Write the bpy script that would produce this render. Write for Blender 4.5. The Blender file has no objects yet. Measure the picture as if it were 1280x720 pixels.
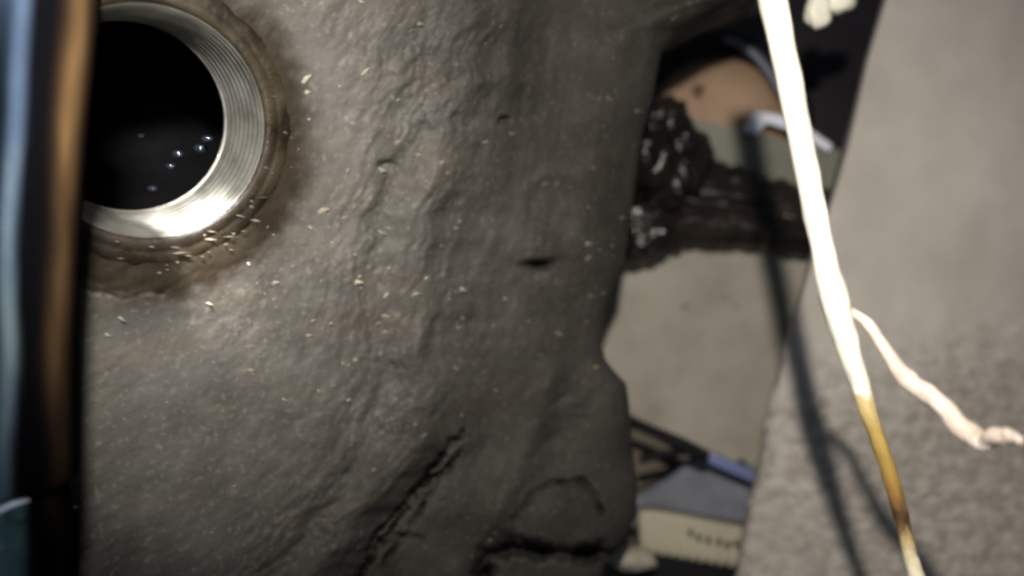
import bpy, bmesh, math, random
import numpy as np
from mathutils import Vector, Matrix

random.seed(7)
rng = np.random.default_rng(11)
S = 0.001            # all modelling below is written in millimetres
D = 110.0            # camera stands 110 mm in front of the casing (y = 0)
sc = bpy.context.scene
COL = sc.collection

# ------------------------------------------------------------------ camera
cam = bpy.data.cameras.new('camera')
cam.sensor_width = 36.0
cam.lens = 18.0 / (640 * 0.1 / D)
cam.clip_start = 0.002
cam.clip_end = 20
cam.dof.use_dof = True
cam.dof.focus_distance = 0.102
cam.dof.aperture_fstop = 12.5
camo = bpy.data.objects.new('camera', cam)
COL.objects.link(camo)
camo.location = (0, -D * S, 0)
camo.rotation_euler = (math.radians(90), 0, 0)
sc.camera = camo

# ------------------------------------------------------------------ world, lamps, exposure
w = bpy.data.worlds.new('World')
sc.world = w
w.use_nodes = True
bg = w.node_tree.nodes['Background']
bg.inputs[0].default_value = (0.75, 0.85, 1.0, 1)
bg.inputs[1].default_value = 0.08


def lamp(name, kind, loc, target, power, color, **kw):
    l = bpy.data.lights.new(name, kind)
    l.energy = power
    l.color = color
    for k, v in kw.items():
        setattr(l, k, v)
    o = bpy.data.objects.new(name, l)
    COL.objects.link(o)
    o.location = Vector(loc) * S
    o.rotation_euler = (Vector(target) - Vector(loc)).to_track_quat('-Z', 'Y').to_euler()
    return o


lamp('phone_torch', 'SPOT', (4, -112, 33), (36, 50, -2), 0.98, (1.0, 0.93, 0.83),
     spot_size=math.radians(80), spot_blend=1.0, shadow_soft_size=0.0019)
lamp('work_lamp', 'SPOT', (-12, -96, 40), (-41, -12, 18), 2.3, (1.0, 0.97, 0.92),
     spot_size=math.radians(56), spot_blend=1.0, shadow_soft_size=0.004)
lamp('bore_highlight_lamp', 'SPOT', (-33, -72, 78), (-37.8, -9.5, 11.0), 13.0, (1.0, 0.98, 0.95),
     spot_size=math.radians(8.8), spot_blend=1.0, shadow_soft_size=0.003)  # added narrow spot that makes the bright patch in the bore
lamp('bar_streak_light', 'AREA', (-34, -114, 0), (-42, -34, 0), 0.010, (0.55, 0.78, 1.0),
     shape='RECTANGLE', size=0.010, size_y=0.12)  # added unseen cool strip that puts the bluish daylight streak on the bar

sc.view_settings.view_transform = 'Standard'
sc.view_settings.look = 'None'
sc.view_settings.gamma = 1
sc.view_settings.exposure = 0.0
sc.view_settings.use_curve_mapping = False
sc.render.engine = 'CYCLES'
sc.cycles.use_denoising = True
sc.cycles.max_bounces = 8
sc.cycles.filter_width = 3.0


# ------------------------------------------------------------------ helpers
def P(px, py, Y):
    """photo pixel (1280 x 720) seen at depth Y -> millimetres"""
    s = 0.1 * (D + Y) / D
    return ((px - 640) * s, Y, (360 - py) * s)


def Pa(px, py, Y):
    s = 0.1 * (D + Y) / D
    return np.stack([(px - 640) * s, Y + 0 * px, (360 - py) * s], -1)


_perm = rng.permutation(512)
_perm = np.concatenate([_perm, _perm, _perm])
_ga = rng.random(512) * 2 * np.pi


def perlin(x, y):
    xi = np.floor(x).astype(int)
    yi = np.floor(y).astype(int)
    xf = x - xi
    yf = y - yi

    def g(ix, iy, dx, dy):
        a = _ga[_perm[(_perm[ix & 511] + iy) & 511]]
        return np.cos(a) * dx + np.sin(a) * dy
    u = xf ** 3 * (xf * (xf * 6 - 15) + 10)
    v = yf ** 3 * (yf * (yf * 6 - 15) + 10)
    a = g(xi, yi, xf, yf) * (1 - u) + g(xi + 1, yi, xf - 1, yf) * u
    b = g(xi, yi + 1, xf, yf - 1) * (1 - u) + g(xi + 1, yi + 1, xf - 1, yf - 1) * u
    return (a * (1 - v) + b * v) * 1.5


def fbm(x, y, o=4, gain=0.5):
    r = 0
    a = 1.0
    for k in range(o):
        r = r + a * perlin(x * 2 ** k + 17.3 * k, y * 2 ** k - 9.1 * k)
        a *= gain
    return r


def sstep(a, b, x):
    t = np.clip((x - a) / (b - a), 0, 1)
    return t * t * (3 - 2 * t)


def gauss(px, py, cx, cy, sx, sy, rot=0.0):
    c, s = math.cos(rot), math.sin(rot)
    dx = px - cx
    dy = py - cy
    u = (c * dx + s * dy) / sx
    v = (-s * dx + c * dy) / sy
    return np.exp(-(u * u + v * v))


def dist_poly(px, py, pts):
    d = np.full(np.shape(px), 1e9)
    for (ax, ay), (bx, by) in zip(pts[:-1], pts[1:]):
        ex, ey = bx - ax, by - ay
        t = np.clip(((px - ax) * ex + (py - ay) * ey) / (ex * ex + ey * ey), 0, 1)
        d = np.minimum(d, np.hypot(px - ax - t * ex, py - ay - t * ey))
    return d


def interp(pts):
    ys = np.array([p[0] for p in pts], float)
    xs = np.array([p[1] for p in pts], float)

    def f(y):
        return np.interp(y, ys, xs)
    return f


def link(name, me, mat, parent=None, smooth=True):
    o = bpy.data.objects.new(name, me)
    COL.objects.link(o)
    if mat:
        me.materials.append(mat)
    if smooth:
        me.polygons.foreach_set('use_smooth', [True] * len(me.polygons))
    if parent:
        o.parent = parent
    return o


def mesh(name, verts, faces):
    me = bpy.data.meshes.new(name)
    v = (np.asarray(verts, float) * S).tolist()
    me.from_pydata(v, [], faces)
    me.update()
    return me


def from_bm(name, bm, mat, parent=None, smooth=True):
    me = bpy.data.meshes.new(name)
    bmesh.ops.recalc_face_normals(bm, faces=bm.faces)
    bm.to_mesh(me)
    bm.free()
    return link(name, me, mat, parent, smooth)


def tag(o, label=None, cat=None, group=None, kind=None):
    if label:
        o['label'] = label
    if cat:
        o['category'] = cat
    if group:
        o['group'] = group
    if kind:
        o['kind'] = kind
    return o


def thing(name, loc, label, cat, group=None):
    o = bpy.data.objects.new(name, None)
    COL.objects.link(o)
    # parts are modelled in place, so the empty sits at the origin of the scene frame
    o.empty_display_size = 0.005
    return tag(o, label, cat, group)


def face_normals(me, want=None):
    # outward normals: closed tubes by recalculation, open shells by the direction they must face
    bm = bmesh.new()
    bm.from_mesh(me)
    if want is None:
        bmesh.ops.recalc_face_normals(bm, faces=bm.faces)
    else:
        t = Vector((0, 0, 0))
        for f in bm.faces:
            t += f.normal * f.calc_area()
        if want == 'front':
            t = sum((f.normal for f in list(bm.faces)[:400]), Vector((0, 0, 0)))
            want = Vector((0, -1, 0))
        if t.dot(want) < 0:
            bmesh.ops.reverse_faces(bm, faces=bm.faces)
    bm.to_mesh(me)
    bm.free()
    return me


def sheet(name, mat, U, V, posf, back, parent=None, keep=None):
    """relief sheet: posf(u,v)->mm points; closed by side walls and a back face `back` mm deeper"""
    nv, nu = U.shape
    pts = posf(U, V).reshape(-1, 3)
    idx = np.arange(nu * nv).reshape(nv, nu)
    f = np.stack([idx[:-1, :-1], idx[1:, :-1], idx[1:, 1:], idx[:-1, 1:]], -1).reshape(-1, 4)
    if keep is not None:
        ok = keep(U, V).reshape(-1)
        f = f[ok[f].any(1)]
    faces = f.tolist()
    loop = list(idx[0, :-1]) + list(idx[:-1, -1]) + list(idx[-1, :0:-1]) + list(idx[:0:-1, 0])
    n0 = len(pts)
    ring = pts[loop].copy()
    mid = ring.copy()
    mid[:, 1] += back * 0.5
    ring[:, 1] += back
    verts = np.concatenate([pts, mid, ring])
    m = len(loop)
    for k in range(m):
        k2 = (k + 1) % m
        faces.append([int(loop[k]), int(loop[k2]), n0 + k2, n0 + k])
        faces.append([n0 + k, n0 + k2, n0 + m + k2, n0 + m + k])
    if keep is None:
        faces.append([n0 + m + k for k in range(m)])
    me = face_normals(mesh(name, verts, faces), 'front')
    return link(name, me, mat, parent)


def slab(name, mat, outline, depth, parent=None, bevel=0.4, rough=0.0, seg=3, tilt=(0, 0)):
    """outline [(px,py,Y)] as the front face, real thickness `depth` mm"""
    pts = []
    n = len(outline)
    for i in range(n):
        a = outline[i]
        b = outline[(i + 1) % n]
        k = max(1, int(math.hypot(b[0] - a[0], b[1] - a[1]) / 10)) if rough else 1
        for j in range(k):
            t = j / k
            q = [a[c] + (b[c] - a[c]) * t for c in range(3)]
            if rough and j:
                q[0] += random.gauss(0, rough)
                q[1] += random.gauss(0, rough)
            pts.append(P(*q))
    bm = bmesh.new()
    fr = [bm.verts.new(Vector(p) * S) for p in pts]
    bk = [bm.verts.new((Vector(p) + Vector((0, depth, 0))) * S) for p in pts]
    bm.faces.new(fr)
    bm.faces.new(bk[::-1])
    for i in range(len(fr)):
        j = (i + 1) % len(fr)
        bm.faces.new([fr[i], bk[i], bk[j], fr[j]])
    if bevel:
        ed = [e for e in bm.edges if (e.verts[0] in fr) and (e.verts[1] in fr)]
        bmesh.ops.bevel(bm, geom=ed, offset=bevel * S, segments=seg, affect='EDGES', profile=0.5)
    o = from_bm(name, bm, mat, parent, smooth=False)
    o.data.polygons.foreach_set('use_smooth', [len(p.vertices) == 4 for p in o.data.polygons])
    return o


def tube(name, mat, path, radii, parent=None, n=14, flat=1.0, lump=0.0, freq=0.2):
    """path of mm points with a radius each; smooth Catmull-Rom subdivision"""
    p = [Vector(q) for q in path]
    pts, rr = [], []
    for i in range(len(p) - 1):
        a = p[max(i - 1, 0)]
        b = p[i]
        c = p[i + 1]
        d = p[min(i + 2, len(p) - 1)]
        for j in range(10):
            t = j / 10
            pts.append(0.5 * ((2 * b) + (c - a) * t + (2 * a - 5 * b + 4 * c - d) * t * t + (3 * b - a - 3 * c + d) * t ** 3))
            rr.append(radii[i] + (radii[i + 1] - radii[i]) * t)
    pts.append(p[-1])
    rr.append(radii[-1])
    verts, faces = [], []
    for i, q in enumerate(pts):
        t = (pts[min(i + 1, len(pts) - 1)] - pts[max(i - 1, 0)]).normalized()
        s = t.cross(Vector((0, 1, 0))).normalized()
        u = s.cross(t).normalized()
        for k in range(n):
            a = 2 * math.pi * k / n
            r = rr[i]
            if lump:
                r *= 1 + lump * float(perlin(np.array([i * freq + 3.1]), np.array([math.cos(a) * 1.3 + 7.7 + math.sin(a)]))[0])
            verts.append(q + s * math.cos(a) * r + u * math.sin(a) * r * flat)
    for i in range(len(pts) - 1):
        for k in range(n):
            k2 = (k + 1) % n
            faces.append([i * n + k, i * n + k2, (i + 1) * n + k2, (i + 1) * n + k])
    faces.append(list(range(n))[::-1])
    faces.append([(len(pts) - 1) * n + k for k in range(n)])
    return link(name, face_normals(mesh(name, [tuple(v) for v in verts], faces)), mat, parent)


def lathe(name, mat, centre, axis, prof, parent=None, n=128, up=(0, 0, 1), wob=0.0):
    """prof [(radius, distance along axis)] mm"""
    a = Vector(axis).normalized()
    s = a.cross(Vector(up)).normalized()
    u = s.cross(a).normalized()
    c = Vector(centre)
    verts, faces = [], []
    for r, h0 in prof:
        for k in range(n):
            t = 2 * math.pi * k / n
            if wob:
                q = float(fbm(np.array([math.cos(t) * 2.2 + 5]), np.array([math.sin(t) * 2.2 + r * 0.5]), 4)[0]) * wob
                r2, h = r + q * max(0.0, (r - 13) / 2), h0 + q * 0.18
            else:
                r2, h = r, h0
            verts.append(tuple(c + a * h + s * math.cos(t) * r2 + u * math.sin(t) * r2))
    for i in range(len(prof) - 1):
        for k in range(n):
            k2 = (k + 1) % n
            faces.append([i * n + k, i * n + k2, (i + 1) * n + k2, (i + 1) * n + k])
    return link(name, face_normals(mesh(name, verts, faces), -a), mat, parent)


def blob(name, mat, centre, radii, parent=None, sub=4, amp=0.25, freq=2.0, seed=0.0):
    bm = bmesh.new()
    bmesh.ops.create_icosphere(bm, subdivisions=sub, radius=1)
    from mathutils import noise
    for v in bm.verts:
        d = v.co.copy()
        k = 1 + amp * noise.fractal(d * freq + Vector((seed, seed * 2, -seed)), 1.0, 2.0, 3)
        v.co = (Vector((d.x * radii[0], d.y * radii[1], d.z * radii[2])) * k + Vector(centre)) * S
    return from_bm(name, bm, mat, parent)


# ------------------------------------------------------------------ materials
def mat(name, cols, scale=300, rough=0.6, metal=0.0, bump=0.0, bscale=None, stretch=(1, 1, 1), spec=0.5,
        rough_var=0.0, detail=6, coat=0.0, bdist=0.0004, fine=0.0, fine_scale=2500):
    m = bpy.data.materials.new(name)
    m.use_nodes = True
    nt = m.node_tree
    N, L = nt.nodes, nt.links
    b = N['Principled BSDF']
    tc = N.new('ShaderNodeTexCoord')
    mp = N.new('ShaderNodeMapping')
    mp.inputs['Scale'].default_value = stretch
    L.new(tc.outputs['Object'], mp.inputs[0])
    n1 = N.new('ShaderNodeTexNoise')
    n1.inputs['Scale'].default_value = scale
    n1.inputs['Detail'].default_value = detail
    n1.inputs['Roughness'].default_value = 0.62
    L.new(mp.outputs[0], n1.inputs['Vector'])
    r = N.new('ShaderNodeValToRGB')
    el = r.color_ramp.elements
    lo, hi = 0.32, 0.68
    el[0].position = lo
    el[0].color = (*cols[0], 1)
    el[1].position = hi
    el[1].color = (*cols[-1], 1)
    for i, c in enumerate(cols[1:-1]):
        e = el.new(lo + (hi - lo) * (i + 1) / (len(cols) - 1))
        e.color = (*c, 1)
    L.new(n1.outputs['Fac'], r.inputs[0])
    L.new(r.outputs[0], b.inputs['Base Color'])
    b.inputs['Roughness'].default_value = rough
    b.inputs['Metallic'].default_value = metal
    b.inputs['Specular IOR Level'].default_value = spec
    b.inputs['Coat Weight'].default_value = coat
    b.inputs['Coat Roughness'].default_value = 0.15
    if rough_var:
        mr = N.new('ShaderNodeMapRange')
        mr.inputs['From Min'].default_value = 0.3
        mr.inputs['From Max'].default_value = 0.7
        mr.inputs['To Min'].default_value = rough - rough_var
        mr.inputs['To Max'].default_value = rough + rough_var
        n3 = N.new('ShaderNodeTexNoise')
        n3.inputs['Scale'].default_value = scale * 1.7
        n3.inputs['Detail'].default_value = 5
        L.new(mp.outputs[0], n3.inputs['Vector'])
        L.new(n3.outputs['Fac'], mr.inputs[0])
        L.new(mr.outputs[0], b.inputs['Roughness'])
    prev = None
    if bump:
        n2 = N.new('ShaderNodeTexNoise')
        n2.inputs['Scale'].default_value = bscale or scale * 3
        n2.inputs['Detail'].default_value = 8
        n2.inputs['Roughness'].default_value = 0.65
        L.new(mp.outputs[0], n2.inputs['Vector'])
        bp = N.new('ShaderNodeBump')
        bp.inputs['Strength'].default_value = bump
        bp.inputs['Distance'].default_value = bdist
        L.new(n2.outputs['Fac'], bp.inputs['Height'])
        prev = bp
    if fine:
        v = N.new('ShaderNodeTexVoronoi')
        v.inputs['Scale'].default_value = fine_scale
        L.new(mp.outputs[0], v.inputs['Vector'])
        b2 = N.new('ShaderNodeBump')
        b2.inputs['Strength'].default_value = fine
        b2.inputs['Distance'].default_value = 0.0002
        b2.invert = True
        L.new(v.outputs['Distance'], b2.inputs['Height'])
        if prev:
            L.new(prev.outputs[0], b2.inputs['Normal'])
        prev = b2
    if prev:
        L.new(prev.outputs[0], b.inputs['Normal'])
    return m


def casing_material():
    m = mat('greasy_cast_metal', [(0.0285, 0.0264, 0.0228), (0.0395, 0.0368, 0.0322), (0.052, 0.0488, 0.0436)], scale=90, rough=0.66,
            bump=0.26, bscale=520, rough_var=0.2, spec=0.1, fine=0.1, fine_scale=1500, bdist=0.0005)
    nt = m.node_tree
    N, L = nt.nodes, nt.links
    b = N['Principled BSDF']
    base = b.inputs['Base Color'].links[0].from_socket
    tc = N.new('ShaderNodeTexCoord')
    # brown oil stain streaks dragged across the face
    mp = N.new('ShaderNodeMapping')
    mp.inputs['Rotation'].default_value = (0, math.radians(-28), 0)
    mp.inputs['Scale'].default_value = (70, 70, 330)
    L.new(tc.outputs['Object'], mp.inputs[0])
    n = N.new('ShaderNodeTexNoise')
    n.inputs['Scale'].default_value = 1.0
    n.inputs['Detail'].default_value = 5
    L.new(mp.outputs[0], n.inputs['Vector'])
    r = N.new('ShaderNodeValToRGB')
    r.color_ramp.elements[0].position = 0.5
    r.color_ramp.elements[0].color = (0, 0, 0, 1)
    r.color_ramp.elements[1].position = 0.74
    r.color_ramp.elements[1].color = (0.42, 0.42, 0.42, 1)
    L.new(n.outputs['Fac'], r.inputs[0])
    mx = N.new('ShaderNodeMix')
    mx.data_type = 'RGBA'
    L.new(r.outputs[0], mx.inputs['Factor'])
    L.new(base, mx.inputs['A'])
    mx.inputs['B'].default_value = (0.055, 0.046, 0.033, 1)
    # dark soot patches
    n2 = N.new('ShaderNodeTexNoise')
    n2.inputs['Scale'].default_value = 38
    n2.inputs['Detail'].default_value = 7
    n2.inputs['Roughness'].default_value = 0.7
    L.new(tc.outputs['Object'], n2.inputs['Vector'])
    r2 = N.new('ShaderNodeValToRGB')
    r2.color_ramp.elements[0].position = 0.46
    r2.color_ramp.elements[0].color = (0, 0, 0, 1)
    r2.color_ramp.elements[1].position = 0.7
    r2.color_ramp.elements[1].color = (0.6, 0.6, 0.6, 1)
    L.new(n2.outputs['Fac'], r2.inputs[0])
    mx2 = N.new('ShaderNodeMix')
    mx2.data_type = 'RGBA'
    L.new(r2.outputs[0], mx2.inputs['Factor'])
    L.new(mx.outputs['Result'], mx2.inputs['A'])
    mx2.inputs['B'].default_value = (0.02, 0.018, 0.0152, 1)
    # fine pale dust speckle
    n4 = N.new('ShaderNodeTexNoise')
    n4.inputs['Scale'].default_value = 1300
    n4.inputs['Detail'].default_value = 3
    L.new(tc.outputs['Object'], n4.inputs['Vector'])
    r4 = N.new('ShaderNodeValToRGB')
    r4.color_ramp.elements[0].position = 0.58
    r4.color_ramp.elements[0].color = (0, 0, 0, 1)
    r4.color_ramp.elements[1].position = 0.75
    r4.color_ramp.elements[1].color = (0.5, 0.5, 0.5, 1)
    L.new(n4.outputs['Fac'], r4.inputs[0])
    mx4 = N.new('ShaderNodeMix')
    mx4.data_type = 'RGBA'
    L.new(r4.outputs[0], mx4.inputs['Factor'])
    L.new(mx2.outputs['Result'], mx4.inputs['A'])
    mx4.inputs['B'].default_value = (0.1, 0.092, 0.078, 1)
    # grease spread round the hole (colour attribute 'oil')
    at = N.new('ShaderNodeAttribute')
    at.attribute_name = 'oil'
    mx3 = N.new('ShaderNodeMix')
    mx3.data_type = 'RGBA'
    L.new(at.outputs['Fac'], mx3.inputs['Factor'])
    L.new(mx4.outputs['Result'], mx3.inputs['A'])
    mx3.inputs['B'].default_value = (0.0085, 0.0058, 0.003, 1)
    L.new(mx3.outputs['Result'], b.inputs['Base Color'])
    return m


M_cast = casing_material()
M_ring = mat('oily_brown_seat', [(0.0015, 0.001, 0.0005), (0.005, 0.0034, 0.0017), (0.0165, 0.012, 0.0065)], scale=150, rough=0.5, bump=0.6, bscale=420, rough_var=0.2, spec=0.12)
M_bore = mat('machined_steel', [(0.085, 0.08, 0.066), (0.2, 0.195, 0.178)], scale=200, rough=0.36, metal=0.7, bump=0.12, bscale=600, rough_var=0.08)
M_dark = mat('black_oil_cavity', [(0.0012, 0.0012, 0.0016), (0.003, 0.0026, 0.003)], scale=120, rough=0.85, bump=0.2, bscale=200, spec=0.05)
M_oil = mat('oil_drop', [(0.02, 0.025, 0.035), (0.03, 0.035, 0.05)], scale=200, rough=0.06, spec=1.0, metal=0.6)
M_fleck = mat('pale_grit', [(0.06, 0.05, 0.036), (0.12, 0.105, 0.08), (0.24, 0.22, 0.18)], scale=90, rough=0.3)
M_chrome = mat('tinted_dark_chrome', [(0.03, 0.045, 0.085), (0.09, 0.13, 0.2), (0.24, 0.33, 0.33)], scale=55, rough=0.2, metal=1.0, bump=0.2, bscale=60, rough_var=0.08, stretch=(1, 1, 0.25))  # blue tint in the base colour imitates bluish reflections on the chrome


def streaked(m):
    # brown casing reflection and black bands painted in stripes along the bar (r = brown, g = black)
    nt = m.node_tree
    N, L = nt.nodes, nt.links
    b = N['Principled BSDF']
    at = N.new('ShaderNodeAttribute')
    at.attribute_name = 'bar_refl'
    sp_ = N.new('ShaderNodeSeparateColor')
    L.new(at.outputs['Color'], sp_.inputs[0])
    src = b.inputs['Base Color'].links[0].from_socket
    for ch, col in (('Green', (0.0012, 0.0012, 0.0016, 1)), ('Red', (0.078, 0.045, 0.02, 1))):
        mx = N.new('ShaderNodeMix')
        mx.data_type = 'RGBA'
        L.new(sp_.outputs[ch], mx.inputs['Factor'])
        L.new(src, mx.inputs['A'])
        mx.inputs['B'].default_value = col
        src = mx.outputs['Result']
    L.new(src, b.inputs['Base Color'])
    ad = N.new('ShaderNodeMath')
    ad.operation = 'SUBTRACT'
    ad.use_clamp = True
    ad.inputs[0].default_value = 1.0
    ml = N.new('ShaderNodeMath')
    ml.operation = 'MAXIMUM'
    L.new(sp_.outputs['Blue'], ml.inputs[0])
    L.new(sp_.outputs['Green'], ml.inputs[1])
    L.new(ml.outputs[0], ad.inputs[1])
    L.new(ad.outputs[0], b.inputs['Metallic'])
    hf = N.new('ShaderNodeMath')
    hf.operation = 'MULTIPLY'
    hf.inputs[1].default_value = 0.3
    L.new(ad.outputs[0], hf.inputs[0])
    L.new(hf.outputs[0], b.inputs['Specular IOR Level'])


def paint_refl(o, n, off=0.0):  # puts the bar's mirrored brown and black bands into vertex colour
    me = o.data
    at = me.color_attributes.new('bar_refl', 'FLOAT_COLOR', 'POINT')
    nv = len(me.vertices)
    i = np.arange(nv) // n
    xs = np.array([v.co.x * 0.86 + v.co.y * 0.5 for v in me.vertices])   # across the bar
    ys = np.array([v.co.y * 0.86 - v.co.x * 0.5 for v in me.vertices])
    mid = np.array([xs[i == q].mean() for q in range(i.max() + 1)])
    half = np.array([np.abs(xs[i == q] - mid[q]).max() for q in range(i.max() + 1)])
    u = (xs - mid[i]) / np.maximum(half[i], 1e-9)
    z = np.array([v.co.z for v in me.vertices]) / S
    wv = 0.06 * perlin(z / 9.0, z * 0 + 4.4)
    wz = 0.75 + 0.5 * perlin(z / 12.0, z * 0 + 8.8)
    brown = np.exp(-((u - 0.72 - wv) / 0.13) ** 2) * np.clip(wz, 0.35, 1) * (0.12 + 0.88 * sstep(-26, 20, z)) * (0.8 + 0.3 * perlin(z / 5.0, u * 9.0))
    refl_black = sstep(-0.06, 0.24, u + wv - off)
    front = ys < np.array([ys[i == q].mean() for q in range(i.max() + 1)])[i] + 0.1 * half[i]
    brown, refl_black = brown * front, np.where(front, refl_black, 0.5)
    d = np.stack([np.clip(brown, 0, 1), np.clip(refl_black, 0, 1), sstep(-0.06, 0.24, u + wv - off), 0 * u + 1], -1).astype(np.float32)
    at.data.foreach_set('color', d.ravel())


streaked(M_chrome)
M_teal = mat('tinted_teal_chrome', [(0.04, 0.08, 0.085), (0.16, 0.27, 0.26), (0.3, 0.42, 0.38)], scale=140, rough=0.26, metal=1.0, bump=0.4, bscale=160, rough_var=0.1)  # teal tint in the base colour imitates the reflection on this end
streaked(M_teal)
M_stalk = mat('dry_straw', [(0.84, 0.79, 0.64), (0.92, 0.89, 0.8)], scale=220, rough=0.5, bump=0.3, bscale=700, stretch=(3, 3, 0.4))
M_fibre = mat('pale_fibre', [(0.6, 0.47, 0.38), (0.82, 0.72, 0.64)], scale=260, rough=0.6, bump=0.3, bscale=900)
M_plate = mat('dusty_grey_plate', [(0.415, 0.378, 0.34), (0.475, 0.437, 0.397), (0.535, 0.495, 0.452)], scale=45, rough=0.7, bump=0.25, bscale=350, fine=0.1)
M_panel = mat('pale_grey_panel', [(0.22, 0.2, 0.16), (0.29, 0.268, 0.22), (0.33, 0.31, 0.262)], scale=75, rough=0.6, bump=0.25, bscale=260)
M_grease = mat('wet_black_grease', [(0.003, 0.002, 0.0015), (0.007, 0.0045, 0.003), (0.016, 0.01, 0.007)], scale=160, rough=0.24, bump=0.22, bscale=420, rough_var=0.1, spec=0.6, bdist=0.0008)
M_arm = mat('oily_black_iron', [(0.006, 0.004, 0.003), (0.013, 0.009, 0.007), (0.026, 0.019, 0.015)], scale=140, rough=0.4, bump=0.15, bscale=240, rough_var=0.12, spec=0.4, stretch=(0.5, 1, 1.4))
M_tan = mat('tan_face', [(0.29, 0.185, 0.115), (0.37, 0.25, 0.165)], scale=70, rough=0.65, bump=0.1, bscale=300)
M_spot = mat('dark_brown_spot', [(0.1, 0.05, 0.03), (0.14, 0.08, 0.05)], scale=300, rough=0.7)
M_rubber = mat('black_rubber', [(0.003, 0.0025, 0.0035), (0.006, 0.005, 0.007)], scale=100, rough=0.65, spec=0.2, bump=0.1, bscale=300)
M_highlight = mat('blue_grey_highlight', [(0.07, 0.08, 0.11), (0.11, 0.12, 0.17)], scale=100, rough=0.4)  # painted highlight colour for the arc round the bush
M_cover = mat('black_plastic', [(0.008, 0.005, 0.009), (0.016, 0.01, 0.016)], scale=60, rough=0.45, bump=0.1, bscale=200)
M_band = mat('grey_green_paint', [(0.13, 0.13, 0.105), (0.19, 0.19, 0.155)], scale=70, rough=0.55, bump=0.15, bscale=200)
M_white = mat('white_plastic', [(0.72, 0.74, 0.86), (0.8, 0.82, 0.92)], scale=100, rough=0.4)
M_cream = mat('cream_plastic', [(0.8, 0.76, 0.62), (0.88, 0.85, 0.72)], scale=100, rough=0.4)
M_blue = mat('blue_plastic', [(0.11, 0.13, 0.28), (0.16, 0.185, 0.36)], scale=90, rough=0.4)
M_slate = mat('slate_blue_sheet', [(0.11, 0.115, 0.14), (0.2, 0.205, 0.245)], scale=110, rough=0.5, bump=0.1, bscale=200)
M_brown = mat('brown_dusty_metal', [(0.1, 0.082, 0.06), (0.15, 0.125, 0.095)], scale=50, rough=0.7, bump=0.2, bscale=200)
M_ribbed = mat('yellowed_plastic', [(0.38, 0.35, 0.26), (0.47, 0.43, 0.33)], scale=80, rough=0.5, bump=0.1, bscale=300)
M_band2 = mat('dusty_plastic', [(0.25, 0.23, 0.18), (0.36, 0.33, 0.27)], scale=150, rough=0.6, bump=0.2, bscale=300)
M_back = mat('sooty_wall', [(0.02, 0.016, 0.013), (0.04, 0.033, 0.027)], scale=25, rough=0.8, bump=0.2, bscale=80)

# ------------------------------------------------------------------ background
back = slab('wall', M_back, [(-300, -300, 120), (1600, -300, 120), (1600, 1050, 120), (-300, 1050, 120)], 6, bevel=0)
tag(back, kind='structure')

# ------------------------------------------------------------------ the casing
casing = thing('gear_casing', (0, 0, 0), 'large greasy grey cast metal casing with a round open plug hole', 'casing')

AX = Vector((-0.58, 0.78, 0.22)).normalized()      # the bore runs in along this
HC = Vector(P(190, 155, -13.0))

silh = interp([(-80, 1000), (-20, 966), (-4, 948), (8, 903), (22, 876), (38, 845), (66, 827), (130, 814), (170, 803), (250, 792), (330, 781), (355, 768),
               (380, 760), (430, 752), (450, 757), (464, 768), (480, 783), (510, 787), (560, 791), (610, 797), (645, 795),
               (670, 783), (690, 770), (710, 756), (800, 745)])
crease = interp([(-80, 655), (0, 640), (100, 618), (150, 600), (250, 585), (400, 560), (480, 566), (540, 566), (580, 548), (620, 515), (680, 470), (720, 440), (800, 400)])


def seat_plane(px, py):
    k = (px - 640) * 0.1 / D
    m = (360 - py) * 0.1 / D
    c = AX.dot(HC)
    return (c - D * (AX.x * k + AX.z * m)) / (AX.x * k + AX.y + AX.z * m)


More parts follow.
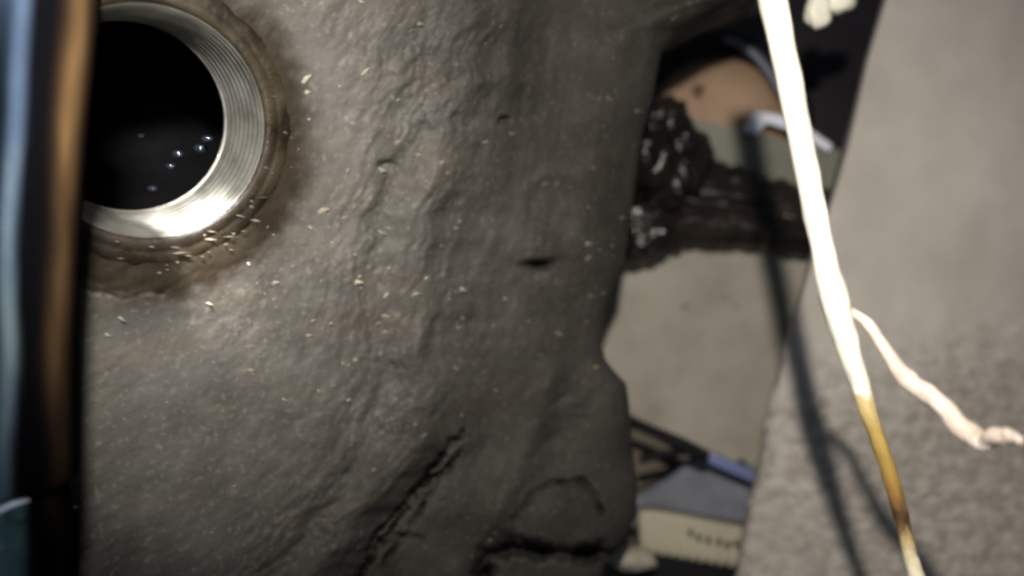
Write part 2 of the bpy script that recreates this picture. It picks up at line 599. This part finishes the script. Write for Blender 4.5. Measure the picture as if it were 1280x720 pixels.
def casing_depth(px, py):
    px = np.asarray(px, float)
    py = np.asarray(py, float)
    c = crease(py) + 12 * fbm(py / 60.0, py * 0 + 3.3, 3)
    xr = silh(py)
    Y = -13 + 0.05 * (px - 190) + 0.0235 * (py - 155)
    Y = Y - 0.012 * np.clip(py - 400, 0, 400)
    # the face turns away into a shallow channel right of the crease
    low = sstep(480, 600, py)
    Y = Y + (4.6 + 1.5 * low) * sstep(-60, 75 - 50 * low, px - c)
    Y = Y - 2.6 * (1 - low) * np.exp(-((px - (xr - 55)) / 34.0) ** 2) * sstep(460, 300, py)
    Y = Y - 1.2 * gauss(px, py, 640, 40, 16, 90, 0.1)
    # folds left of the crease
    Y = Y + 0.8 * np.exp(-((px - c + 95) / 22) ** 2) * sstep(60, 200, py) - 0.9 * np.exp(-((px - c + 40) / 30) ** 2)
    # nub with its undercut
    edge = 326 + 5 * np.sin((px - 640) / 14.0)
    Y = Y - 1.7 * gauss(px, py, 672, 312, 28, 46) / (1 + np.exp(np.clip((py - edge) / 1.6, -40, 40)))
    Y = Y - 0.3 * np.exp(-((np.hypot((px - 700), (py - 262)) - 48) / 9.0) ** 2) * sstep(300, 240, py)
    Y = Y + 4.0 * gauss(px, py, 672, 331, 13, 4.5)
    # rounded lugs at the lower end
    Y = Y - 5.2 * gauss(px, py, 700, 648, 82, 66)
    Y = Y - 3.0 * gauss(px, py, 752, 520, 42, 52)
    Y = Y - 2.0 * gauss(px, py, 590, 640, 60, 55, -0.7)
    Y = Y - 1.4 * np.exp(-(dist_poly(px, py, [(690, 470), (660, 560), (620, 640), (570, 720)]) / 17) ** 2)
    # grooves and cracks
    wob = 3.2 * fbm(px / 20.0, py / 20.0, 4, 0.5)
    vary = np.clip(0.75 + 0.9 * fbm(px / 38.0 + 4, py / 38.0 + 2, 3), 0.5, 1.4)
    for pts, wd, dp in [([(645, 648), (668, 616), (695, 603), (728, 602), (748, 622), (752, 640)], 3.0, 2.8),
                        ([(598, 740), (612, 694), (640, 686), (700, 692), (775, 694)], 8.5, 11.0),
                        ([(578, 540), (560, 562), (535, 592), (505, 640), (470, 690), (440, 735)], 3.4, 5.5),
                        ([(545, 596), (515, 618), (480, 655), (462, 690)], 2.8, 4.0),
                        ([(575, 565), (548, 600), (522, 645), (478, 705)], 2.6, 3.5),
                        ([(490, 668), (525, 672)], 3.2, 3.5),
                        ([(476, 207), (492, 205)], 6, 1.2),
                        ([(92, 358), (150, 372), (200, 366), (245, 340)], 3.0, 0.9),
                        ([(626, 152), (634, 152)], 3.5, 1.5),
                        ([(790, 380), (770, 470), (700, 545), (640, 590)], 11, 0.4),
                        ([(740, 470), (700, 500), (660, 530)], 6, 0.3)]:
        d = dist_poly(px + wob, py + wob, pts)
        Y = Y + dp * vary * np.exp(-(d / (wd * (0.55 + 0.5 * vary))) ** 2)
    # rolled right edge
    t = np.clip((xr - px) / 26.0, 0, 1)
    Y = Y + 4.0 * (1 - np.sqrt(np.clip(1 - (1 - t) ** 2, 0, 1)))
    # crust
    hole = sstep(165, 230, np.hypot(px - 190, py - 157))
    amp = hole * (0.45 + 0.55 * sstep(160, 430, px))
    Y = Y + amp * 0.3 * fbm(px / 75.0 + py / 190.0, py / 110.0, 5, 0.52)
    Y = Y + amp * 0.09 * fbm(px / 20.0 + py / 60.0, py / 26.0 - px / 90.0, 4, 0.6)
    vert = sstep(520, 640, px) * sstep(520, 380, py)
    Y = Y + vert * 0.13 * fbm((px + 0.13 * py) / 17.0, py / 260.0, 3, 0.55)
    dia = sstep(520, 300, px) * sstep(330, 430, py)
    Y = Y + dia * 0.05 * fbm((px * 0.5 + py * 0.86) / 15.0, (px * 0.86 - py * 0.5) / 120.0, 3, 0.55)
    # rough torn band sweeping down along the crease
    band = np.exp(-((px - c + 70) / 105.0) ** 2)
    al = (px - c) / 30.0
    Y = Y + amp * band * (0.42 * fbm(al + py / 170.0, py / 95.0 + 3, 4, 0.58) + 0.22 * fbm(px / 11.0 + py / 40.0, py / 15.0, 3, 0.6) * sstep(-0.5, 0.4, perlin(px / 60.0 + 2, py / 80.0)))
    # little pits and crumbs
    cr = perlin(px / 7.0, py / 6.0)
    Y = Y - amp * 0.45 * np.clip(cr - 0.35, 0, 1) * sstep(-0.2, 0.5, perlin(px / 90.0 + 5, py / 90.0 + 8))
    wgt = sstep(182, 280, np.hypot(px - 190, py - 157))
    return Y * wgt + (seat_plane(px, py) + 0.12 * fbm(px / 30.0, py / 30.0, 3)) * (1 - wgt)


def casing_pos(U, V):
    # U 0..1 across, V = py
    xr = silh(V)
    px = -420 + U * (xr + 420)
    return Pa(px, V, casing_depth(px, V))


NU, NV = 620, 440
uu = np.linspace(0, 1, NU)
vv = np.linspace(-80, 800, NV)
U, V = np.meshgrid(uu, vv)


def hole_keep(U, V):
    q = casing_pos(U, V).reshape(-1, 3) - np.array(HC)
    a = np.array(AX)
    along = q @ a
    r = np.linalg.norm(q - along[:, None] * a[None], axis=1)
    return (r > 13.9)


shell = sheet('casing_shell', M_cast, U, V, casing_pos, 14, casing, keep=hole_keep)
pxs = -420 + U * (silh(V) + 420)
rr_ = np.hypot(pxs - 190, (V - 162) * 0.97) + 9 * fbm(pxs / 40, V / 30, 4, 0.6)
oil = np.clip(sstep(224, 178, rr_) * 0.95 + 0.3 * sstep(250, 190, rr_) * sstep(150, 330, V), 0, 1).reshape(-1)
full = np.zeros(len(shell.data.vertices))
full[:len(oil)] = oil
shell.data.color_attributes.new('oil', 'FLOAT_COLOR', 'POINT').data.foreach_set(
    'color', np.stack([full, full, full, full * 0 + 1], -1).astype(np.float32).ravel())

# oily seat ring, machined bore with threads, dark cavity
prof = [(16.6, 2.0), (16.3, 0.4), (16.0, 0.08), (15.5, -0.1), (15.0, -0.18), (14.5, -0.2), (14.3, -0.14), (14.1, -0.24), (13.5, -0.26), (13.1, -0.2), (12.9, -0.1), (12.75, 0.25)]
lathe('seat_ring', M_ring, HC, AX, prof, casing, n=200, wob=0.16)
bp = [(12.74, 0.2)]
h = 0.35
while h < 9.0:
    r = 12.6 - (h / 9.0) * 1.5
    bp += [(r, h), (r + 0.3, h + 0.3), (r + 0.32, h + 0.4), (r - 0.1, h + 0.75)]
    h += 1.05
bp += [(11.05, 9.2), (11.3, 9.5)]
lathe('plug_bore', M_bore, HC, AX, bp, casing, n=160)
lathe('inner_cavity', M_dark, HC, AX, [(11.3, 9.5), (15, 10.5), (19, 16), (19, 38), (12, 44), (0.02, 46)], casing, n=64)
for i, (qx, qy, rr) in enumerate([(213, 208, 0.5), (222, 193, 0.62), (190, 236, 0.55), (250, 186, 0.75), (259, 174, 0.6), (176, 170, 0.35)]):
    c = Vector(P(qx, qy, 2.0 + 3 * (i % 2)))
    # drops cling to the wall just behind the bore
    blob('oil_droplet', M_oil, c, (rr * 1.3, rr, rr * 0.8), casing, sub=2, amp=0.2, seed=i)

# gritty flecks stuck in the grease
gv, gf = [], []
cnt = 0
while cnt < 330:
    if random.random() < 0.6:
        px = random.gauss(480, 130)
        py = random.gauss(270, 190)
    elif random.random() < 0.6:
        py = random.uniform(0, 460)
        px = float(silh(np.array(py))) - random.choice([42, 20, 60]) + random.gauss(0, 8)
    else:
        px = random.uniform(110, 790)
        py = random.uniform(0, 720)
    if float(perlin(np.array([px / 55.0]), np.array([py / 55.0]))[0]) < random.uniform(-0.35, 0.45):
        continue
    if px < 100 or py < 0 or py > 720 or math.hypot(px - 190, py - 157) < 182 or px > float(silh(np.array(py))) - 8:
        continue
    y = float(casing_depth(np.array([px]), np.array([py]))[0])
    c = Vector(P(px, py, y - 0.06))
    s = 0.07 + 0.5 * random.random() ** 4
    ax = Vector((1, random.uniform(-.1, .1), random.gauss(0.0, 0.35))).normalized() * s * random.uniform(1.0, 2.2)
    up = Vector((random.gauss(0, .3), 0, 1)).normalized() * s * 0.75
    dp = Vector((0, -1, 0)) * s * 0.6
    b0 = len(gv)
    gv += [tuple(c + v) for v in (ax, up, -ax * random.uniform(.6, 1), -up, dp, -dp)]
    for q in ((0, 1, 4), (1, 2, 4), (2, 3, 4), (3, 0, 4), (1, 0, 5), (2, 1, 5), (3, 2, 5), (0, 3, 5)):
        gf.append([b0 + k for k in q])
    cnt += 1
for k in range(34):
    # pale slivers for bare-metal scratches and their streak glints on the greasy lower rim
    t = random.triangular(-0.3, 2.2, 1.2)
    r = random.uniform(148, 182)
    px, py = 190 + math.cos(t) * r, 160 + math.sin(t) * r
    if px < 100:
        continue
    c = Vector(P(px, py, float(seat_plane(np.array(px), np.array(py))) - 0.3))
    ln = 0.2 + 0.9 * random.random() ** 2
    ax = Vector((1, 0.5, random.gauss(-0.12, 0.1))).normalized() * ln
    up = Vector((0, 0, 1)) * random.uniform(0.03, 0.09)
    dp = Vector((0, -0.14, 0))
    b0 = len(gv)
    gv += [tuple(c + v) for v in (ax, up, -ax, -up, dp, -dp)]
    for q in ((0, 1, 4), (1, 2, 4), (2, 3, 4), (3, 0, 4), (1, 0, 5), (2, 1, 5), (3, 2, 5), (0, 3, 5)):
        gf.append([b0 + k2 for k2 in q])
g = link('grit', mesh('grit', gv, gf), M_fleck, casing, smooth=False)
g['kind'] = 'stuff'

# ------------------------------------------------------------------ chromed bar in front
bar = thing('wrench_bar', (0, 0, 0), 'dark shiny chromed tool bar standing upright beside the plug hole', 'tool')
bp = []
for py, cx, hw in [(-60, 18, 103), (0, 15, 101), (150, 7, 95), (300, 0, 91), (450, -3, 91), (560, -3, 91), (592, -3, 91)]:
    yb = -33 + 0.011 * py
    bp.append((P(cx, py, yb), hw * 0.1 * (D + yb) / D))
paint_refl(tube('shaft', M_chrome, [q[0] for q in bp], [q[1] for q in bp], bar, n=96), 96)
bp = []
for py, cx, hw in [(590, -3, 84), (596, -3, 80), (618, -3, 81), (646, -3, 87), (656, -3, 91), (720, -3, 91), (830, -3, 91)]:
    yb = -33 + 0.011 * py
    bp.append((P(cx, py, yb), hw * 0.1 * (D + yb) / D))
paint_refl(tube('socket_end', M_teal, [q[0] for q in bp], [q[1] for q in bp], bar, n=96), 96, 0.2)

tube('glint_arc', M_white, [P(*q) for q in [(-60, 664, -31.5), (-25, 650, -33), (0, 638, -33.4), (18, 630, -33.2), (37, 625, -32.6)]], [0.2, 0.24, 0.26, 0.22, 0.06], bar, n=10)  # added pale arc that stands in for a glint on the collar

# ------------------------------------------------------------------ far parts behind the gap
# dusty plate on the right
def crusted(m):
    nt = m.node_tree
    N, L = nt.nodes, nt.links
    b = N['Principled BSDF']
    at = N.new('ShaderNodeAttribute')
    at.attribute_name = 'crust'
    mx = N.new('ShaderNodeMix')
    mx.data_type = 'RGBA'
    L.new(at.outputs['Fac'], mx.inputs['Factor'])
    L.new(b.inputs['Base Color'].links[0].from_socket, mx.inputs['A'])
    mx.inputs['B'].default_value = (0.31, 0.275, 0.24, 1)
    L.new(mx.outputs['Result'], b.inputs['Base Color'])
    return m


plate_l = interp([(-80, 1126), (0, 1107), (70, 1086), (180, 1061), (250, 1040), (330, 1014), (400, 994), (480, 972), (590, 948), (660, 932), (720, 920), (800, 905)])


def plate_depth(px, py):
    Y = 53 + 0.006 * (px - 1000) - 0.004 * (py - 300)
    rough = sstep(380, 560, py + 0.25 * (px - 1000))
    Y = Y + rough * (0.26 * fbm(px / 26.0, py / 20.0, 5, 0.6) + 0.2 * sstep(1040, 1110, px) * fbm(px / 13.0 + py / 60, py / 7.0, 3, 0.6) * sstep(470, 600, py))
    Y = Y + 0.5 * fbm(px / 160.0, py / 160.0, 3)
    # left facet bends back towards its edge
    t = np.clip((plate_l(py) + 85 - px) / 85.0, 0, 1) * sstep(330, 520, py)
    Y = Y + 4.5 * t * t
    t = np.clip(1 - (px - plate_l(py)) / 5.0, 0, 1)
    return Y + 0.8 * (1 - np.sqrt(np.clip(1 - t * t, 0, 1)))


def plate_pos(U, V):
    xl = plate_l(V) + 4 * fbm(V / 26.0, V * 0 + 1.5, 3) * sstep(350, 500, V)
    px = xl + U * (1400 - xl)
    return Pa(px, V, plate_depth(px, V))


U, V = np.meshgrid(np.linspace(0, 1, 230) ** 1.2, np.linspace(-80, 800, 420))
M_plate = crusted(M_plate)
o = sheet('steel_plate', M_plate, U, V, plate_pos, 2)
at = o.data.color_attributes.new('crust', 'FLOAT_COLOR', 'POINT')
xr_ = plate_l(V)
pxx = xr_ + U * (1400 - xr_)
cm = sstep(380, 600, V + 0.2 * (pxx - 1000) + 60 * fbm(pxx / 90, V / 70, 4))
cm = np.clip(cm * (0.35 + 0.9 * sstep(-0.4, 0.5, fbm(pxx / 24, V / 15, 5, 0.7))), 0, 1).reshape(-1)
full = np.zeros(len(o.data.vertices))
full[:len(cm)] = cm
at.data.foreach_set('color', np.stack([full, full, full, full * 0 + 1], -1).astype(np.float32).ravel())
tag(o, 'broad dusty grey steel plate with a rough crusted lower half', 'plate')

# pale panel
o = slab('cast_panel', M_panel, [(700, 280, 73), (1010, 280, 73), (1030, 420, 73), (1010, 612, 73), (955, 590, 73), (868, 556, 73), (780, 521, 73), (700, 490, 73)], 8, bevel=1.2, rough=0.5)
tag(o, 'smooth pale grey panel below the greasy arm', 'panel')
for qx, qy, rr in ((856, 383, 0.55), (921, 383, 0.4), (905, 372, 0.3)):
    blob('pit', M_spot, P(qx, qy, 73.0), (rr, 0.2, rr), o, sub=2, amp=0.3, seed=qx)
# grey green rail behind the arm
o = slab('painted_rail', M_band, [(800, 130, 70.5), (860, 147, 70.5), (930, 163, 70.5), (1100, 196, 70.5), (1100, 240, 70.5), (800, 225, 70.5)], 4, bevel=0.6)
tag(o, 'dull grey green rail above the greasy arm', 'rail')
# black cover
o = slab('black_cover', M_cover, [(760, -80, 92), (1200, -80, 92), (1180, 260, 92), (760, 260, 92)], 10, bevel=0.6)
tag(o, 'flat black plastic cover in the gap behind the round tan face', 'cover')
# round bush: tan face with black rim
bush = thing('bush', (0, 0, 0), 'round rubber bush with a tan face and thick black rim', 'bush')
c = Vector(P(893, 158, 78))
ax = Vector((0.12, 1, -0.05))
lathe('face', M_tan, c, ax, [(0.02, 0.0), (8, 0.05), (15.3, 0.2), (15.6, 3)], bush, n=96)
rim = lathe('rim', M_rubber, c, ax, [(15.0, 3), (15.0, -1.4), (15.5, -2.2), (17.0, -2.8), (19.0, -2.6), (20.2, -1.6), (20.6, 0), (20.6, 6)], bush, n=96)
blob('dark_spot', M_spot, Vector(P(873, 113, 78.2)), (1.3, 0.5, 1.4), bush, sub=2, amp=0.3)
# blue-grey highlight on a hose edge, built as a pale tube round the bush
tube('highlight_arc', M_highlight, [P(*q) for q in [(905, 48, 73), (930, 58, 73), (952, 78, 73), (972, 108, 73), (990, 140, 73), (1000, 165, 73)]],
     [0.5, 0.8, 1.0, 1.0, 0.8, 0.6], bush, n=10)
# white clip
o = slab('white_clip', M_white, [(930, 163, 68.5), (943, 138, 68.5), (992, 146, 68.5), (1042, 181, 68.5), (1036, 191, 68.5), (986, 160, 68.5), (957, 151, 68.5), (950, 168, 68.5)], 1.6, bevel=0.3)
tag(o, 'small bent white plastic clip on the grey green rail', 'clip')
# cream scrap at the top
cl = thing('cream_plug', (0, 0, 0), 'small lumpy cream white plug near the top of the thin stalk', 'plug')
blob('plug_body', M_cream, P(1023, 8, 30), (2.1, 1.6, 3.4), cl, sub=3, amp=0.35, freq=1.2, seed=3)
blob('side_lobe', M_cream, P(1050, 0, 30), (2.8, 1.5, 2.0), cl, sub=3, amp=0.35, freq=1.2, seed=5)

# greasy arm and joint
arm = thing('greasy_arm', (0, 0, 0), 'black link arm caked in wet oily grease crossing the gap', 'arm')
atop = interp([(740, 225), (790, 180), (860, 185), (885, 195), (905, 201), (940, 215), (1000, 232), (1060, 240), (1110, 250)])
abot = interp([(740, 365), (770, 345), (792, 330), (815, 332), (830, 318), (870, 309), (940, 312), (1010, 322), (1060, 326), (1110, 330)])


def arm_pos(U, V):
    px = 745 + U * 360
    n = 7 * fbm(px / 18.0, px * 0 + 2.2, 3)
    a = atop(px) + n * (1 - U * 0.6)
    b = abot(px) + 5 * fbm(px / 15.0, px * 0 + 9.2, 3) * (1 - U * 0.7)
    py = a + (b - a) * V
    Y = 68 - 5.5 * np.sqrt(np.clip(1 - (2 * V - 1) ** 2, 0, 1)) + 0.8 * fbm(px / 90.0 + 0.2 * py / 30, py / 17.0, 3, 0.45) * sstep(0, .15, V) * sstep(1, .85, V)
    Y = Y - 1.6 * np.exp(-((V - 0.72) / 0.1) ** 2) + 1.0 * np.exp(-((V - 0.5) / 0.09) ** 2)
    return Pa(px, py, Y)


U, V = np.meshgrid(np.linspace(0, 1, 180), np.linspace(0, 1, 80))
sheet('arm_bar', M_arm, U, V, arm_pos, 2, arm)
blob('grease_clump', M_grease, P(832, 200, 61), (7.6, 6.5, 10.0), arm, sub=5, amp=0.42, freq=1.7, seed=2.2)
blob('grease_clump', M_grease, P(806, 285, 61), (5.5, 5.0, 6.0), arm, sub=5, amp=0.4, freq=1.8, seed=4.4)
blob('grease_clump', M_grease, P(822, 150, 62), (5.2, 4.5, 4.6), arm, sub=5, amp=0.4, freq=1.8, seed=8.4)

# lower bits: strap, blue strip, slate sheet, ribbed block
st = thing('black_strap', (0, 0, 0), 'thin black forked strap under the pale panel', 'strap')
tube('strap_band', M_rubber, [P(*q) for q in [(760, 512, 60), (800, 531, 60), (850, 555, 60), (884, 571, 60)]], [0.9, 0.9, 1.4, 1.2], st, n=10)
tube('strap_fork', M_rubber, [P(*q) for q in [(868, 564, 61), (838, 566, 61), (800, 575, 61)]], [0.7, 0.8, 0.9], st, n=10)
tag(slab('blue_strip', M_blue, [(872, 560, 63), (958, 594, 63), (960, 612, 63), (878, 576, 63)], 3, bevel=0.4),
    'narrow blue plastic strip running from the black strap to the plate', 'strip')
tag(slab('slate_sheet', M_slate, [(790, 622, 72), (840, 598, 72), (872, 572, 72), (965, 606, 72), (940, 690, 72), (790, 660, 72)], 4, bevel=0.5),
    'slate blue sheet lying under the blue strip', 'sheet')
tag(slab('brown_cover', M_brown, [(740, 500, 84), (900, 500, 84), (900, 690, 84), (740, 690, 84)], 4, bevel=0.5),
    'dusty brown metal cover behind the forked strap', 'cover')
rb = thing('ribbed_block', (0, 0, 0), 'yellowed plastic block with a row of small ribs at the bottom of the gap', 'block')
slab('block_body', M_ribbed, [(800, 640, 66), (822, 640, 66), (945, 662, 66), (945, 712, 66), (800, 690, 66)], 5, rb, bevel=0.6)
for k in range(9):
    x = 826 + k * 12.2
    y0 = 674 + k * 2.0
    slab('rib', M_ribbed, [(x, y0, 64.6), (x + 6, y0 + 1, 64.6), (x + 5, y0 + 22, 64.6), (x - 1, y0 + 21, 64.6)], 3.0, rb, bevel=0.3)
for k in range(6):
    x, y0 = 862 + k * 11.5 + random.gauss(0, 1.2), 666 + k * 2.6 + random.gauss(0, 1.5)
    slab('slot', M_rubber, [(x, y0, 65.4), (x + 5, y0 + 1, 65.4), (x + 4.5, y0 + 9, 65.4), (x - 0.5, y0 + 8, 65.4)], 0.9, rb, bevel=0.15)
tag(slab('dark_slot_bar', M_rubber, [(785, 692, 63), (830, 697, 63), (925, 714, 63), (925, 760, 63), (785, 760, 63)], 5, bevel=0.6),
    'black bar below the ribbed yellowed block', 'bar')
tag(blob('pale_cap', M_band2, P(792, 698, 56), (4.6, 3, 2.2), None, sub=3, amp=0.25, freq=1.3, seed=1),
    'small pale rounded cap at the left end of the black bar', 'cap')

# ------------------------------------------------------------------ dry stalk
stalk = thing('dry_stalk', (0, 0, 0), 'pale dry straw stalk hanging in front of the dusty plate', 'stalk')


def sp(px, py, Y=-18):
    return P(px, py, Y)


sk = 0.1 * (D - 18) / D
pts = [(955, -60, 19), (966, 0, 18.5), (988, 110, 17), (1008, 210, 16), (1026, 300, 15.5), (1045, 384, 19), (1062, 440, 14.5), (1078, 492, 12.5),
       (1094, 540, 10.5), (1112, 592, 10), (1124, 636, 10.5), (1131, 664, 9), (1137, 692, 9.5), (1147, 724, 11), (1165, 790, 12)]
stem = tube('stem', M_stalk, [sp(a, b) for a, b, r in pts], [r * 0.92 * sk for a, b, r in pts], stalk, n=28, lump=0.12, freq=0.23)
vz = 360 - np.array([v.co.z for v in stem.data.vertices]) / S / sk
ri = np.arange(len(vz))
jit = 9 * perlin(ri / 28.0 * 0.6, (ri % 28) * 0.45)
tt = vz + jit
keys = [(-100, (0.9, 0.85, 0.7)), (300, (0.92, 0.88, 0.78)), (484, (0.9, 0.86, 0.74)), (500, (0.62, 0.5, 0.25)), (540, (0.42, 0.29, 0.08)), (600, (0.34, 0.21, 0.05)),
        (628, (0.2, 0.1, 0.03)), (642, (0.06, 0.03, 0.015)), (655, (0.12, 0.06, 0.025)), (675, (0.5, 0.38, 0.18)), (705, (0.8, 0.72, 0.52)), (800, (0.88, 0.82, 0.66))]
kx = [k[0] for k in keys]
cols = np.stack([np.interp(tt, kx, [k[1][c] for k in keys]) for c in range(3)] + [0 * tt + 1], -1)
fib = 1 - 0.22 * np.clip(perlin((ri % 28) * 0.9, vz / 45.0), 0, 1) - 0.15 * np.clip(perlin((ri % 28) * 0.3 + 9, vz / 14.0), 0, 1)
cols[:, :3] *= fib[:, None]
at = stem.data.color_attributes.new('tone', 'FLOAT_COLOR', 'POINT')
at.data.foreach_set('color', cols.astype(np.float32).ravel())
nt = M_stalk.node_tree
an = nt.nodes.new('ShaderNodeAttribute')
an.attribute_name = 'tone'
nt.links.new(an.outputs['Color'], nt.nodes['Principled BSDF'].inputs['Base Color'])
pts = [(1028, 370, 6), (1037, 384, 10), (1050, 394, 9), (1066, 391, 6), (1090, 412, 7), (1112, 445, 8), (1135, 475, 12), (1160, 492, 11), (1185, 515, 12), (1208, 540, 13), (1228, 552, 13), (1243, 545, 11), (1262, 546, 9), (1276, 550, 5)]
tube('side_fibre', M_fibre, [sp(a, b, -15.5 - max(0, i - 3) * 1.9) for i, (a, b, r) in enumerate(pts)], [r * 0.1 * (D - 15.5 - max(0, i - 3) * 1.9) / D for i, (a, b, r) in enumerate(pts)], stalk, n=16, lump=0.3, freq=0.12)
